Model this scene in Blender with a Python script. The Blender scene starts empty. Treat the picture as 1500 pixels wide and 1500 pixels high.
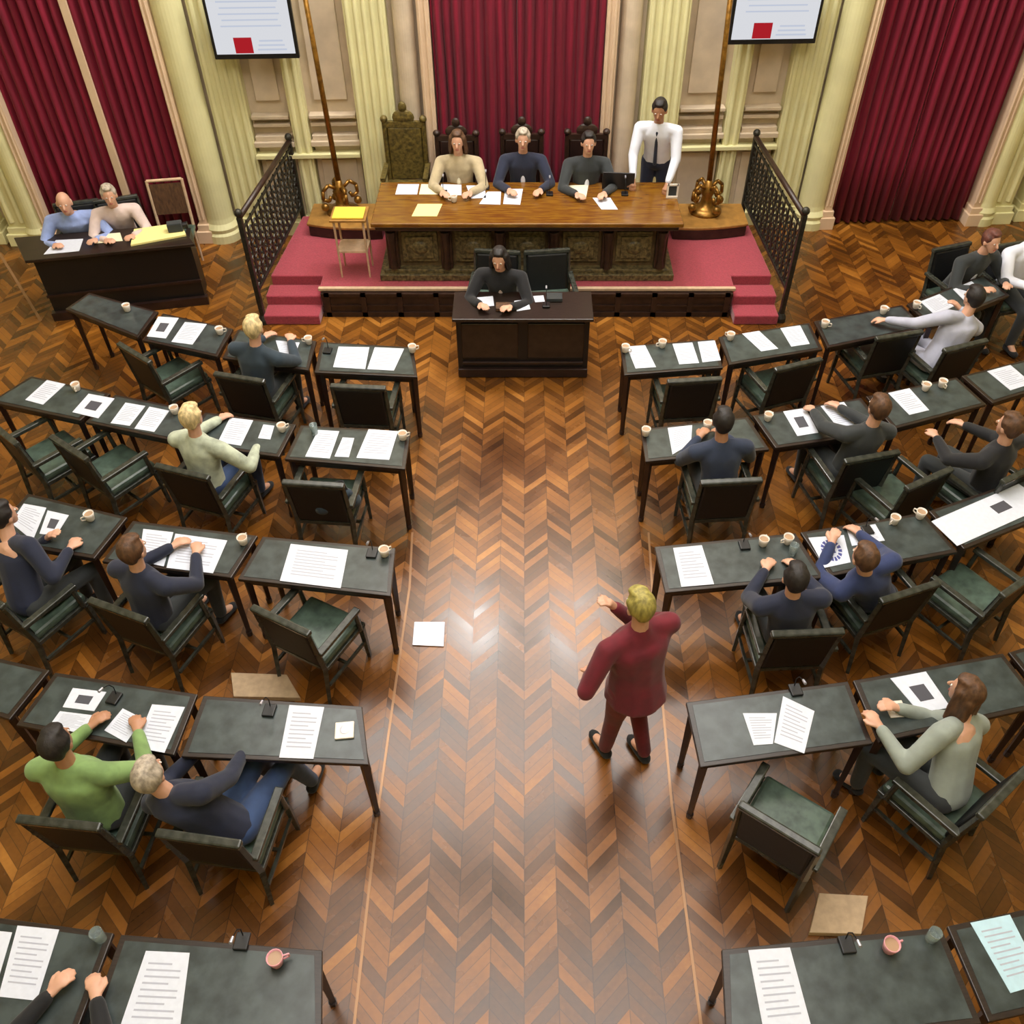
import bpy, bmesh, math, random
from mathutils import Vector, Matrix
random.seed(7)
S = bpy.context.scene
COL = S.collection
R = math.radians
H = 5.75; PITCH = R(45.3); F = 1311.0; CX = 768.0; CY = 750.0

# ------------------------------------------------------------------ camera
cam = bpy.data.cameras.new('camera'); co = bpy.data.objects.new('camera', cam); COL.objects.link(co)
co.location = (0, 0, H); co.rotation_euler = (math.pi/2-PITCH, 0, 0)
cam.sensor_width = 36; cam.lens = 36*F/1500; cam.shift_x = -(CX-750)/1500; cam.clip_start = .05; cam.clip_end = 100
S.camera = co

def P(px, py, z=0.0):
    d = Vector((0, math.cos(PITCH), -math.sin(PITCH)))*F + Vector((1, 0, 0))*(px-CX) - Vector((0, math.sin(PITCH), math.cos(PITCH)))*(py-CY)
    t = (z-H)/d.z
    return Vector((d.x*t, d.y*t, z))

def PX(w):
    y, z = w.y, w.z-H; zc = y*math.cos(PITCH)-z*math.sin(PITCH); yc = y*math.sin(PITCH)+z*math.cos(PITCH)
    return (CX+F*w.x/zc, CY-F*yc/zc)

# ------------------------------------------------------------------ materials
def hexc(r, g, b):
    def f(c):
        c /= 255
        return c/12.92 if c <= .04045 else ((c+.055)/1.055)**2.4
    return (f(r), f(g), f(b), 1)
def mat(name, rgb, rough=.5, metal=0, noise=0, scale=20, bump=0, coat=0, stretch=(1,1,1), rgb2=None, sheen=0):
    m = bpy.data.materials.new(name); m.use_nodes = True
    nt = m.node_tree; b = nt.nodes['Principled BSDF']
    b.inputs['Base Color'].default_value = hexc(*rgb); b.inputs['Roughness'].default_value = rough
    b.inputs['Metallic'].default_value = metal
    if coat: b.inputs['Coat Weight'].default_value = coat; b.inputs['Coat Roughness'].default_value = .15
    if sheen: b.inputs['Sheen Weight'].default_value = sheen
    tc = nt.nodes.new('ShaderNodeTexCoord'); mp = nt.nodes.new('ShaderNodeMapping'); mp.inputs['Scale'].default_value = stretch
    nt.links.new(tc.outputs['Object'], mp.inputs[0])
    n = nt.nodes.new('ShaderNodeTexNoise'); n.inputs['Scale'].default_value = scale; n.inputs['Detail'].default_value = 4
    nt.links.new(mp.outputs[0], n.inputs['Vector'])
    if noise or rgb2:
        cr = nt.nodes.new('ShaderNodeValToRGB'); c = hexc(*rgb); c2 = hexc(*rgb2) if rgb2 else tuple(min(1, x*(1+noise)) for x in c[:3])+(1,)
        c1 = c if rgb2 else tuple(x*(1-noise) for x in c[:3])+(1,)
        cr.color_ramp.elements[0].color = c1; cr.color_ramp.elements[0].position = .35
        cr.color_ramp.elements[1].color = c2; cr.color_ramp.elements[1].position = .65
        nt.links.new(n.outputs[0], cr.inputs[0]); nt.links.new(cr.outputs[0], b.inputs['Base Color'])
    if bump:
        bp = nt.nodes.new('ShaderNodeBump'); bp.inputs['Strength'].default_value = bump; bp.inputs['Distance'].default_value = .01
        nt.links.new(n.outputs[0], bp.inputs['Height']); nt.links.new(bp.outputs[0], b.inputs['Normal'])
    return m
def emis(name, rgb, s):
    m = bpy.data.materials.new(name); m.use_nodes = True; nt = m.node_tree
    for n in list(nt.nodes): nt.nodes.remove(n)
    e = nt.nodes.new('ShaderNodeEmission'); o = nt.nodes.new('ShaderNodeOutputMaterial')
    e.inputs[0].default_value = hexc(*rgb); e.inputs[1].default_value = s; nt.links.new(e.outputs[0], o.inputs[0]); return m

M = {}
M['leather'] = mat('desk leather', (58,66,66), .28, noise=.35, scale=9, bump=.05)
M['desk_wood'] = mat('dark desk wood', (40,30,25), .32, noise=.3, scale=12, stretch=(1,8,1))
M['leg_wood'] = mat('leg wood', (40,24,20), .35, noise=.3, scale=10)
M['chair_leather'] = mat('green chair leather', (72,88,78), .3, noise=.3, scale=14, bump=.08)
M['chair_black'] = mat('black chair leather', (10,11,13), .55, noise=.3, scale=14, bump=.08)
M['chair_wood'] = mat('worn chair wood', (54,56,50), .24, noise=.35, scale=20)
M['paper'] = mat('white paper', (206,211,224), .7, noise=.03, scale=30)
M['paper_blue'] = mat('light blue paper', (176,208,222), .6, noise=.05, scale=20)
M['paper_cream'] = mat('cream paper', (228,222,190), .7)
M['paper_yellow'] = mat('yellow card', (226,200,70), .6)
M['paper_lemon'] = mat('pale yellow paper', (238,226,150), .6)
M['ink'] = mat('printed ink', (168,172,186), .7)
M['ink_dark'] = mat('dark print', (70,70,78), .7)
M['ink_blue'] = mat('blue print', (70,76,140), .7)
M['cup'] = mat('white porcelain', (225,216,205), .25)
M['coffee'] = mat('tea', (170,140,112), .2)
M['black_plastic'] = mat('black plastic', (16,16,18), .4)
M['gold_wood'] = mat('golden varnished wood', (128,88,24), .25, scale=5, stretch=(1,7,1), rgb2=(100,58,20), coat=.4)
M['rostrum_wood'] = mat('carved rostrum wood', (88,70,44), .45, noise=.4, scale=14)
M['rostrum_dark'] = mat('dark rostrum wood', (48,30,22), .4, noise=.3, scale=14)
M['rostrum_panel'] = mat('carved rostrum panel', (92,80,50), .5, noise=.6, scale=28, bump=.9)
M['carpet'] = mat('red carpet', (150,50,64), .95, noise=.16, scale=60, bump=.3, sheen=.3)
M['carpet_side'] = mat('dark red carpet riser', (120,22,36), .95, noise=.1, scale=60)
M['curtain'] = mat('crimson velvet', (118,2,36), .8, noise=.22, scale=3, stretch=(6,6,.4), sheen=.05)
M['cream'] = mat('cream painted plaster', (216,210,160), .6, noise=.05, scale=3)
M['tan'] = mat('tan marble panel', (200,182,158), .5, noise=.1, scale=4)
M['pinkcream'] = mat('rosy cream trim', (214,186,156), .55, noise=.05, scale=4)
M['iron'] = mat('wrought iron', (58,56,50), .45, metal=.6, noise=.3, scale=30)
M['brass'] = mat('aged brass', (140,100,40), .35, metal=.7, noise=.3, scale=20)
M['gilt'] = mat('gilded carved wood', (92,78,34), .5, metal=.2, noise=.5, scale=24, bump=.6)
M['strip'] = mat('pale brass floor strip', (150,112,78), .3, metal=.3)
M['steel'] = mat('brushed steel', (180,180,190), .35, metal=.6)
M['pale_wood'] = mat('pale wood', (200,170,140), .45, noise=.1)
M['oak'] = mat('light oak', (150,108,50), .45, noise=.2, scale=10)
M['screen_white'] = emis('lit screen white', (240,242,248), 1.15)
M['screen_red'] = emis('lit screen red', (205,40,50), .95)
M['screen_text'] = emis('lit screen blue text', (218,226,244), 1.1)
M['eye'] = mat('eye', (30,22,18), .2)
M['eyewhite'] = mat('eye white', (225,220,212), .3)
M['lips'] = mat('lips', (160,84,76), .5)
def skin(n, c): 
    m = mat(n, c, .5, noise=.05, scale=12); m.node_tree.nodes['Principled BSDF'].inputs['Subsurface Weight'].default_value = .05; return m
M['skin'] = skin('skin fair', (206,158,132)); M['skin2'] = skin('skin tan', (176,128,98))
def cloth(n, c, ns=.12): return mat(n, c, .85, noise=ns, scale=9, bump=.25, sheen=.15)
M['navy'] = cloth('navy cloth', (26,32,54)); M['navy2'] = cloth('slate navy cloth', (38,48,70)); M['teal'] = cloth('dark teal cloth', (40,54,66))
M['blue'] = cloth('blue cloth', (40,52,92)); M['skyblue'] = cloth('sky blue shirt', (140,158,208)); M['white'] = cloth('white shirt', (222,226,240), .04)
M['palegreen'] = cloth('pale patterned shirt', (176,184,164), .3); M['green'] = cloth('green shirt', (122,152,92), .2)
M['grey'] = cloth('light grey suit', (176,178,196), .08); M['greytop'] = cloth('grey knit top', (142,150,142), .1)
M['maroon'] = cloth('maroon cloth', (98,12,30), .2); M['black'] = cloth('black cloth', (20,20,24)); M['charcoal'] = cloth('charcoal cloth', (44,48,50))
M['beige'] = cloth('beige jacket', (176,160,128), .15); M['creamcloth'] = cloth('cream scarf', (226,216,186)); M['jeans'] = cloth('blue jeans', (42,62,98), .2)
M['pinkwhite'] = cloth('pinkish white shirt', (206,186,180), .1)
def hairm(n, c): return mat(n, c, .6, noise=.35, scale=40, bump=.5, stretch=(1,1,.3))
M['h_dark'] = hairm('dark hair', (30,24,22)); M['h_brown'] = hairm('brown hair', (84,56,34)); M['h_grey'] = hairm('grey hair', (168,156,140))
M['h_blond'] = hairm('blond hair', (206,184,136)); M['h_olive'] = hairm('yellow blond hair', (150,138,70)); M['h_red'] = hairm('reddish hair', (96,54,44))

# parquet: zigzag oak blocks with per block colour
def parquet():
    m = bpy.data.materials.new('zigzag parquet'); m.use_nodes = True; nt = m.node_tree; b = nt.nodes['Principled BSDF']
    L = nt.links.new
    def mth(op, a, bb=None):
        n = nt.nodes.new('ShaderNodeMath'); n.operation = op
        for i, v in enumerate((a, bb)):
            if v is None: continue
            if isinstance(v, (int, float)): n.inputs[i].default_value = v
            else: L(v, n.inputs[i])
        return n.outputs[0]
    tc = nt.nodes.new('ShaderNodeTexCoord'); sp = nt.nodes.new('ShaderNodeSeparateXYZ'); L(tc.outputs['Object'], sp.inputs[0])
    x, y = sp.outputs[0], sp.outputs[1]
    W = .205; PW = .085
    u = mth('DIVIDE', x, W); ci = mth('FLOOR', u)
    tri = mth('MULTIPLY', mth('ABSOLUTE', mth('SUBTRACT', mth('MULTIPLY', mth('FRACT', mth('DIVIDE', u, 2.0)), 2.0), 1.0)), W)
    v = mth('DIVIDE', mth('ADD', y, tri), PW); pi = mth('FLOOR', v)
    cb = nt.nodes.new('ShaderNodeCombineXYZ'); L(ci, cb.inputs[0]); L(pi, cb.inputs[1])
    wn = nt.nodes.new('ShaderNodeTexWhiteNoise'); wn.noise_dimensions = '3D'; L(cb.outputs[0], wn.inputs['Vector'])
    n1 = nt.nodes.new('ShaderNodeTexNoise'); n1.inputs['Scale'].default_value = 1.3; n1.inputs['Detail'].default_value = 5; L(tc.outputs['Object'], n1.inputs['Vector'])
    n2 = nt.nodes.new('ShaderNodeTexNoise'); n2.inputs['Scale'].default_value = 30; n2.inputs['Detail'].default_value = 3; L(tc.outputs['Object'], n2.inputs['Vector'])
    s = mth('ADD', mth('MULTIPLY', wn.outputs['Value'], .42), mth('ADD', mth('MULTIPLY', n1.outputs[0], .80), mth('MULTIPLY', n2.outputs[0], .14)))
    s = mth('SUBTRACT', s, .18)
    cr = nt.nodes.new('ShaderNodeValToRGB'); e = cr.color_ramp.elements
    e[0].position = .12; e[0].color = hexc(44,26,12); e[1].position = .92; e[1].color = hexc(186,126,52)
    a = e.new(.45); a.color = hexc(96,57,18); a = e.new(.7); a.color = hexc(142,88,28)
    L(s, cr.inputs[0])
    fr = mth('FRACT', v); g = mth('MINIMUM', fr, mth('SUBTRACT', 1.0, fr)); fu = mth('FRACT', u); g2 = mth('MULTIPLY', mth('MINIMUM', fu, mth('SUBTRACT', 1.0, fu)), W/PW)
    gm = mth('LESS_THAN', mth('MINIMUM', g, g2), .035)
    mx = nt.nodes.new('ShaderNodeMix'); mx.data_type = 'RGBA'; L(mth('MULTIPLY', gm, .55), mx.inputs['Factor']); L(cr.outputs[0], mx.inputs['A']); mx.inputs['B'].default_value = hexc(30,16,8)
    L(mx.outputs['Result'], b.inputs['Base Color'])
    L(mth('ADD', mth('ADD', mth('MULTIPLY', wn.outputs['Value'], .08), .10), mth('MULTIPLY', n1.outputs[0], .26)), b.inputs['Roughness'])
    b.inputs['Specular IOR Level'].default_value = .6
    bp = nt.nodes.new('ShaderNodeBump'); bp.inputs['Strength'].default_value = .07; bp.inputs['Distance'].default_value = .003; L(n2.outputs[0], bp.inputs['Height']); L(bp.outputs[0], b.inputs['Normal'])
    return m
M['floor'] = parquet()

# ------------------------------------------------------------------ mesh helpers
def link(name, me, parent=None):
    o = bpy.data.objects.new(name, me); COL.objects.link(o)
    if parent: o.parent = parent
    return o
def obj(name, bm, m, parent=None, smooth=False, bevel=0):
    bmesh.ops.recalc_face_normals(bm, faces=bm.faces)
    me = bpy.data.meshes.new(name); bm.to_mesh(me); bm.free(); me.materials.append(M[m] if isinstance(m, str) else m)
    if smooth:
        for p in me.polygons: p.use_smooth = True
    o = link(name, me, parent)
    if bevel:
        md = o.modifiers.new('bevel', 'BEVEL'); md.width = bevel; md.segments = 2; md.limit_method = 'ANGLE'
    return o
def tag(o, label=None, cat=None, group=None, kind=None):
    if label: o['label'] = label
    if cat: o['category'] = cat
    if group: o['group'] = group
    if kind: o['kind'] = kind
    return o
def thing(name, label, cat, loc=(0,0,0), rz=0, group=None):
    o = bpy.data.objects.new(name, None); COL.objects.link(o); o.location = loc; o.rotation_euler = (0, 0, rz); o.empty_display_size = .1
    return tag(o, label, cat, group)
def box(bm, c, s, rz=0, rx=0, ry=0):
    mt = Matrix.Translation(c) @ Matrix.Rotation(rz, 4, 'Z') @ Matrix.Rotation(ry, 4, 'Y') @ Matrix.Rotation(rx, 4, 'X') @ Matrix.Diagonal((s[0], s[1], s[2], 1))
    return bmesh.ops.create_cube(bm, size=1, matrix=mt)
def prism(bm, pts, z0, z1):
    lo = [bm.verts.new((p[0], p[1], z0)) for p in pts]; hi = [bm.verts.new((p[0], p[1], z1)) for p in pts]
    n = len(pts); bm.faces.new(lo); bm.faces.new(hi)
    for i in range(n): bm.faces.new((lo[i], lo[(i+1) % n], hi[(i+1) % n], hi[i]))
def cone(bm, a, b, r0, r1, seg=12):
    a = Vector(a); b = Vector(b); d = b-a
    q = Vector((0,0,1)).rotation_difference(d.normalized()).to_matrix().to_4x4()
    bmesh.ops.create_cone(bm, cap_ends=True, segments=seg, radius1=r0, radius2=r1, depth=d.length, matrix=Matrix.Translation((a+b)/2) @ q)
def tube(bm, pts, r, seg=8):
    for a, b in zip(pts[:-1], pts[1:]): cone(bm, a, b, r, r, seg)
def sph(bm, c, r, seg=12):
    if isinstance(r, (int, float)): r = (r, r, r)
    bmesh.ops.create_uvsphere(bm, u_segments=seg, v_segments=max(6, seg//2+2), radius=1, matrix=Matrix.Translation(c) @ Matrix.Diagonal((r[0], r[1], r[2], 1)))
def lathe(bm, prof, c=(0,0,0), seg=20):
    rings = []
    for r, z in prof: rings.append([bm.verts.new((c[0]+r*math.cos(2*math.pi*i/seg), c[1]+r*math.sin(2*math.pi*i/seg), c[2]+z)) for i in range(seg)])
    for a, b in zip(rings[:-1], rings[1:]):
        for i in range(seg): bm.faces.new((a[i], a[(i+1) % seg], b[(i+1) % seg], b[i]))
    bm.faces.new(rings[0]); bm.faces.new(rings[-1])
def NB(): return bmesh.new()
def copy_thing(root, loc, rz, label, group=None):
    r = root.copy(); COL.objects.link(r); r.location = loc; r.rotation_euler = (0, 0, rz); r['label'] = label
    if group: r['group'] = group
    for ch in list(root.children):
        c = ch.copy(); COL.objects.link(c); c.parent = r
        for g in list(ch.children):
            d = g.copy(); COL.objects.link(d); d.parent = c
    return r
def struct(name, bm, m, **k): return tag(obj(name, bm, m, **k), kind='structure')

# ------------------------------------------------------------------ room
bm = NB(); box(bm, (0, 4, -.1), (22, 17, .2)); struct('floor', bm, 'floor')
WS = .0455
def WP(X, out, z): return Vector((X, 11.08+WS*X-out, z))
def wbox(bm, X0, X1, out, z0, z1, back=0):
    c = WP((X0+X1)/2, (out+back)/2, (z0+z1)/2); box(bm, c, (X1-X0, abs(out-back), z1-z0), rz=math.atan(WS))
CEIL = 10.0
bm = NB(); wbox(bm, -10.5, 10.5, -.3, 0, CEIL, back=0); struct('wall_back', bm, 'tan')
bm = NB(); box(bm, (-10.2, 4, CEIL/2), (.3, 16.6, CEIL)); struct('wall_left', bm, 'cream')
bm = NB(); box(bm, (10.2, 4, CEIL/2), (.3, 16.6, CEIL)); struct('wall_right', bm, 'cream')
bm = NB(); box(bm, (0, -4.2, CEIL/2), (20.7, .3, CEIL)); struct('wall_front', bm, 'cream')
bm = NB(); box(bm, (0, 4, CEIL+.1), (20.7, 16.8, .2)); struct('ceiling', bm, 'cream')

tn = [0]
def trim(bm, m, bevel=0.006):
    tn[0] += 1; return struct('trim_%d' % tn[0], bm, m, bevel=bevel)
# pilasters on the back wall:  (x0,x1,protrusion,material)
TOPZ = 7.0
def pilaster(x0, x1, out, m, base=True):
    bm = NB(); wbox(bm, x0, x1, out, 0, TOPZ)
    w = x1-x0
    if base:
        wbox(bm, x0-.05, x1+.05, out+.06, 0, .16); wbox(bm, x0-.025, x1+.025, out+.03, .16, .24)
    # fluting ribs
    n = max(2, int(w/.09))
    for i in range(n):
        xx = x0+w*(i+.5)/n; a = WP(xx, out, .3); b = WP(xx, out, TOPZ-.1); cone(bm, a, b, w/n*.30, w/n*.30, 8)
    trim(bm, m)
def roundcol(X, r, m, out=.12):
    bm = NB(); c = WP(X, out, 0)
    lathe(bm, [(r*1.35,0),(r*1.35,.1),(r*1.2,.13),(r*1.28,.18),(r*1.05,.24),(r,.3),(r*.97,TOPZ)], c, 28); trim(bm, m, 0)
for sgn, ref in ((-1, None), (1, None)):
    def q(a, b): return (min(a, b), max(a, b))
    o = -.07
    X = lambda v: o+sgn*v
    for a, b, out, m in ((.98, 1.12, .24, 'pinkcream'), (1.46, 1.92, .22, 'cream'), (2.52, 2.72, .14, 'cream'), (3.2, 3.62, .14, 'cream'), (3.97, 4.06, .30, 'pinkcream')):
        x0, x1 = q(X(a), X(b)); pilaster(x0, x1, out, m)
    roundcol(X(3.82), .17, 'cream', .16)
    roundcol(X(1.28), .12, 'tan', .1)
    # beyond the side curtains
    for a, b, out, m in ((5.92, 6.02, .30, 'pinkcream'), (6.2, 6.45, .26, 'cream'), (6.62, 6.9, .2, 'cream'), (7.0, 7.5, .3, 'cream')):
        x0, x1 = q(X(a), X(b)); pilaster(x0, x1, out, m)
    roundcol(X(6.12), .13, 'cream', .2)
    # dado between pilasters with cornice bands
    bm = NB()
    for a, b in ((1.95, 2.5), (2.74, 3.18)):
        x0, x1 = q(X(a), X(b))
        wbox(bm, x0, x1, .07, 0, 1.14); wbox(bm, x0-.02, x1+.02, .16, 1.14, 1.2); wbox(bm, x0, x1, .12, 1.2, 1.26)
        wbox(bm, x0, x1, .1, 1.36, 1.4); wbox(bm, x0, x1, .13, 1.46, 1.5); wbox(bm, x0+.06, x1-.06, .1, .2, .95)
        wbox(bm, x0+.08, x1-.08, .05, 1.65, 5.5)
    trim(bm, 'tan')
    bm = NB(); x0, x1 = q(X(1.94), X(3.2)); wbox(bm, x0, x1, .2, 1.01, 1.06); wbox(bm, x0, x1, .19, 0, .18); trim(bm, 'cream')

# curtains
def curtain(x0, x1, label, pleat=.115, z0=.03, z1=5.2, out=.17, amp=.045):
    n = int((x1-x0)/pleat*10); bm = NB(); vs = []
    ph = random.random()*6
    for i in range(n+1):
        x = x0+(x1-x0)*i/n
        o = out+amp*math.sin(2*math.pi*(x-x0)/pleat+ph+.8*math.sin(x*7))+.012*math.sin(x*31)
        col = []
        for k in range(7):
            z = z0+(z1-z0)*k/6; s = 1+.25*math.sin(k*1.7+x*2)
            col.append(bm.verts.new(WP(x+.008*math.sin(k*2.1+x*9), out+(o-out)*s, z)))
        vs.append(col)
    for i in range(n):
        for k in range(6): bm.faces.new((vs[i][k], vs[i+1][k], vs[i+1][k+1], vs[i][k+1]))
    ob = obj('curtain', bm, 'curtain', smooth=True); md = ob.modifiers.new('thick', 'SOLIDIFY'); md.thickness = .012
    return tag(ob, label, 'curtain', None)
curtain(-5.99, -5.0, 'crimson curtain at far left, left half of the pair parted by a pale gap')
curtain(-4.905, -4.14, 'crimson curtain at far left, right half of the pair parted by a pale gap')
curtain(-1.04, -.08, 'crimson curtain behind the rostrum, left half')
curtain(-.07, .9, 'crimson curtain behind the rostrum, right half')
curtain(3.94, 4.82, 'crimson curtain on the right of the hall, left half of the closed pair')
curtain(4.84, 5.83, 'crimson curtain on the right of the hall, right half of the closed pair')
bm = NB(); wbox(bm, -5.0, -4.91, .235, 0, 5.2); trim(bm, 'pinkcream')

# wall monitors
def monitor(x0, x1, z0, h, label):
    w = x1-x0
    t = thing('wall_monitor', label, 'screen', WP((x0+x1)/2, .36, z0), math.atan(WS))
    bm = NB(); box(bm, (0, .02, h/2), (w, .06, h)); box(bm, (0, .08, h/2), (w*.5, .08, h*.5)); obj('housing', bm, 'black_plastic', t, bevel=.008)
    bm = NB(); box(bm, (0, -.012, h/2+.01), (w-.07, .008, h-.09)); obj('screen', bm, 'screen_white', t)
    bm = NB(); box(bm, (-.13*w, -.018, .145), (.21*w, .006, .16)); obj('red_logo', bm, 'screen_red', t)
    bm = NB()
    for i in range(3): box(bm, (.2*w, -.018, .10+i*.045), (.34*w-.03*i, .005, .016))
    for i in range(5): box(bm, (0, -.018, .34+i*.06), (.7*w-.05*(i % 2), .005, .014))
    obj('text_lines', bm, 'screen_text', t)
    bm = NB(); box(bm, (0, .165, h/2), (.3, .12, .3)); obj('wall_bracket', bm, 'black_plastic', t)
monitor(-3.43, -2.5, 2.22, .72, 'wall monitor with a white page and red block, on the left of the rostrum')
monitor(2.28, 3.28, 2.29, .72, 'wall monitor with a white page and red block, on the right of the rostrum')

# ------------------------------------------------------------------ stage with steps
stg = thing('carpeted_stage', 'low stage covered in red carpet with corner steps, under the rostrum', 'stage', (-.02, 8.7, 0))
y0 = 8.7
def sy(y): return y-y0
bm = NB()
prism(bm, [(-2.3, sy(8.93)), (2.4, sy(8.93)), (2.4, sy(9.18)), (2.87, sy(9.18)), (2.8, sy(10.72)), (-2.78, sy(10.62)), (-2.9, sy(9.18)), (-2.3, sy(9.18))], .0, .34)
obj('platform', bm, 'carpet', stg, bevel=.012)
for s in (-1, 1):
    xa, xb = (-2.93, -2.3) if s < 0 else (2.4, 2.9)
    bm = NB(); box(bm, ((xa+xb)/2, sy(8.81), .06), (xb-xa, .24, .12)); obj('step', bm, 'carpet', stg, bevel=.015)
    bm = NB(); box(bm, ((xa+xb)/2, sy(9.05), .115), (xb-xa, .25, .23)); obj('step', bm, 'carpet', stg, bevel=.015)
bm = NB(); box(bm, (.05, sy(8.925), .325), (4.72, .05, .035)); obj('edge_border', bm, 'pale_wood', stg, bevel=.005)['label'] = 'pale edge strip along the carpet'
bm = NB(); box(bm, (.05, sy(8.9), .15), (4.66, .05, .3))
for i in range(12):
    xx = -2.22+i*.413; box(bm, (xx, sy(8.868), .15), (.06, .03, .3))
box(bm, (.05, sy(8.868), .03), (4.66, .03, .06)); box(bm, (.05, sy(8.868), .28), (4.66, .03, .04)); box(bm, (.05, sy(8.868), .14), (4.66, .02, .02))
obj('front_grille', bm, 'rostrum_dark', stg)['label'] = 'dark panelled wooden front of the stage'

# railings
def railing(s, label):
    a = Vector((-2.97, 8.74, 0)) if s < 0 else Vector((2.93, 8.78, 0))
    b = Vector((-2.84, 10.78, 0)) if s < 0 else Vector((2.82, 10.9, 0))
    d = b-a; L = d.length; t = thing('iron_railing', label, 'railing', a, math.atan2(d.y, d.x))
    zr = lambda x: 1.28-.06*x/L
    bm = NB(); cone(bm, (0, 0, zr(0)), (L, 0, zr(L)), .03, .03, 10); obj('handrail', bm, 'rostrum_dark', t, smooth=True)
    for x in (0, L):
        bm = NB(); box(bm, (x, 0, zr(x)/2+.01), (.05, .05, zr(x))); sph(bm, (x, 0, zr(x)+.05), .045); lathe(bm, [(.06,0),(.06,.05),(.035,.1)], (x, 0, 0)); obj('post', bm, 'iron', t)
    bm = NB(); box(bm, (L/2, 0, .40), (L, .035, .03)); box(bm, (L/2, 0, 1.14), (L, .025, .02)); obj('cross_bar', bm, 'iron', t)
    bm = NB(); n = 13
    for i in range(1, n):
        x = L*i/n; box(bm, (x, 0, .78), (.016, .016, .78))
    for i in range(n):
        for k in range(4):
            c = Vector((L*(i+.5)/n, 0, .5+k*.165)); r = .062
            pts = [c+Vector((r*math.cos(q*math.pi/4), 0, r*1.2*math.sin(q*math.pi/4))) for q in range(9)]; tube(bm, pts, .011, 5)
            sph(bm, c, .018, 6)
    obj('scrollwork', bm, 'iron', t)
railing(-1, 'wrought iron scrollwork railing along the left side of the stage')
railing(1, 'wrought iron scrollwork railing along the right side of the stage')

# plinths + candelabra poles
def plinth(X, label):
    t = thing('corner_plinth', label, 'plinth', (X, 10.25, .34))
    bm = NB(); pts = []
    s = 1 if X < 0 else -1
    pts = [(-.42*s, .36), (-.42*s, -.05)]+[(-.42*s+.9*s*i/6, -.05-.2*math.sin(math.pi*(i/12+.15))) for i in range(7)]+[(.5*s, .36)]
    prism(bm, pts, 0, .13); obj('body', bm, 'rostrum_dark', t, bevel=.01)
    bm = NB(); prism(bm, [(p[0]*1.04, p[1]*1.04) for p in pts], .13, .165); obj('top_slab', bm, 'oak', t, bevel=.01)
plinth(-2.2, 'low brown wooden plinth under the pole to the left of the rostrum')
plinth(2.28, 'low brown wooden plinth under the pole to the right of the rostrum')
def stand(X, label, lean):
    t = thing('brass_pole_lamp', label, 'lamp', (X, 10.42, .505))
    bm = NB(); lathe(bm, [(.2,0),(.2,.03),(.14,.06),(.08,.09),(.06,.2),(.09,.26),(.05,.32),(.035,.4)]); obj('base', bm, 'brass', t, smooth=True)
    for k in range(4):
        a = k*math.pi/2+.5; u = Vector((math.cos(a), math.sin(a), 0)); bm = NB()
        pts = [u*.05+Vector((0,0,.3)), u*.13+Vector((0,0,.36)), u*.21+Vector((0,0,.3)), u*.22+Vector((0,0,.2)), u*.15+Vector((0,0,.16)), u*.12+Vector((0,0,.22))]
        tube(bm, pts, .022, 8); sph(bm, u*.21+Vector((0,0,.1)), .05); obj('scroll', bm, 'brass', t, smooth=True)
    bm = NB(); cone(bm, (0,0,.35), (lean,0,2.9), .034, .026, 12); obj('pole', bm, 'brass', t, smooth=True)
    bm = NB(); sph(bm, (lean,0,3.05), (.16,.16,.18), 16); obj('glass_globe', bm, emis('warm globe'+str(X), (255,240,214), 3), t, smooth=True)
stand(-2.24, 'tall brass pole lamp with scrolled base left of the rostrum', -.07)
stand(2.23, 'tall brass pole lamp with scrolled base right of the rostrum', -.09)

# rostrum desk
rt = thing('rostrum_desk', 'long golden wood rostrum desk with carved panelled front on the stage', 'desk', (.03, 9.2, .34))
bm = NB(); box(bm, (0, .28, .72), (3.38, 1.0, .05)); obj('tabletop', bm, 'gold_wood', rt, bevel=.012)
bm = NB(); box(bm, (0, -.16, .665), (3.3, .06, .05)); box(bm, (0, .3, .66), (3.24, .8, .05)); obj('cornice', bm, 'rostrum_dark', rt, bevel=.012)
bm = NB(); box(bm, (0, .3, .34), (3.1, .62, .6)); obj('body', bm, 'rostrum_wood', rt)
bm = NB(); box(bm, (0, .22, .04), (3.34, .72, .08)); box(bm, (0, .25, .1), (3.24, .7, .05)); obj('plinth', bm, 'rostrum_panel', rt, bevel=.01)
for i in range(6):
    bm = NB(); x = -1.5+i*.6; box(bm, (x, -.045, .38), (.13, .08, .5)); lathe(bm, [(.05,0),(.035,.1),(.045,.35),(.06,.45)], (x, -.09, .14), 10); obj('pilaster', bm, 'rostrum_dark', rt, bevel=.008)
for i in range(5):
    bm = NB(); x = -1.2+i*.6; box(bm, (x, -.02, .37), (.4, .03, .36)); box(bm, (x, -.04, .37), (.3, .03, .26)); sph(bm, (x, -.05, .37), (.1, .03, .08)); obj('carved_panel', bm, 'rostrum_panel', rt, bevel=.006)
DZ = .34+.745

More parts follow.
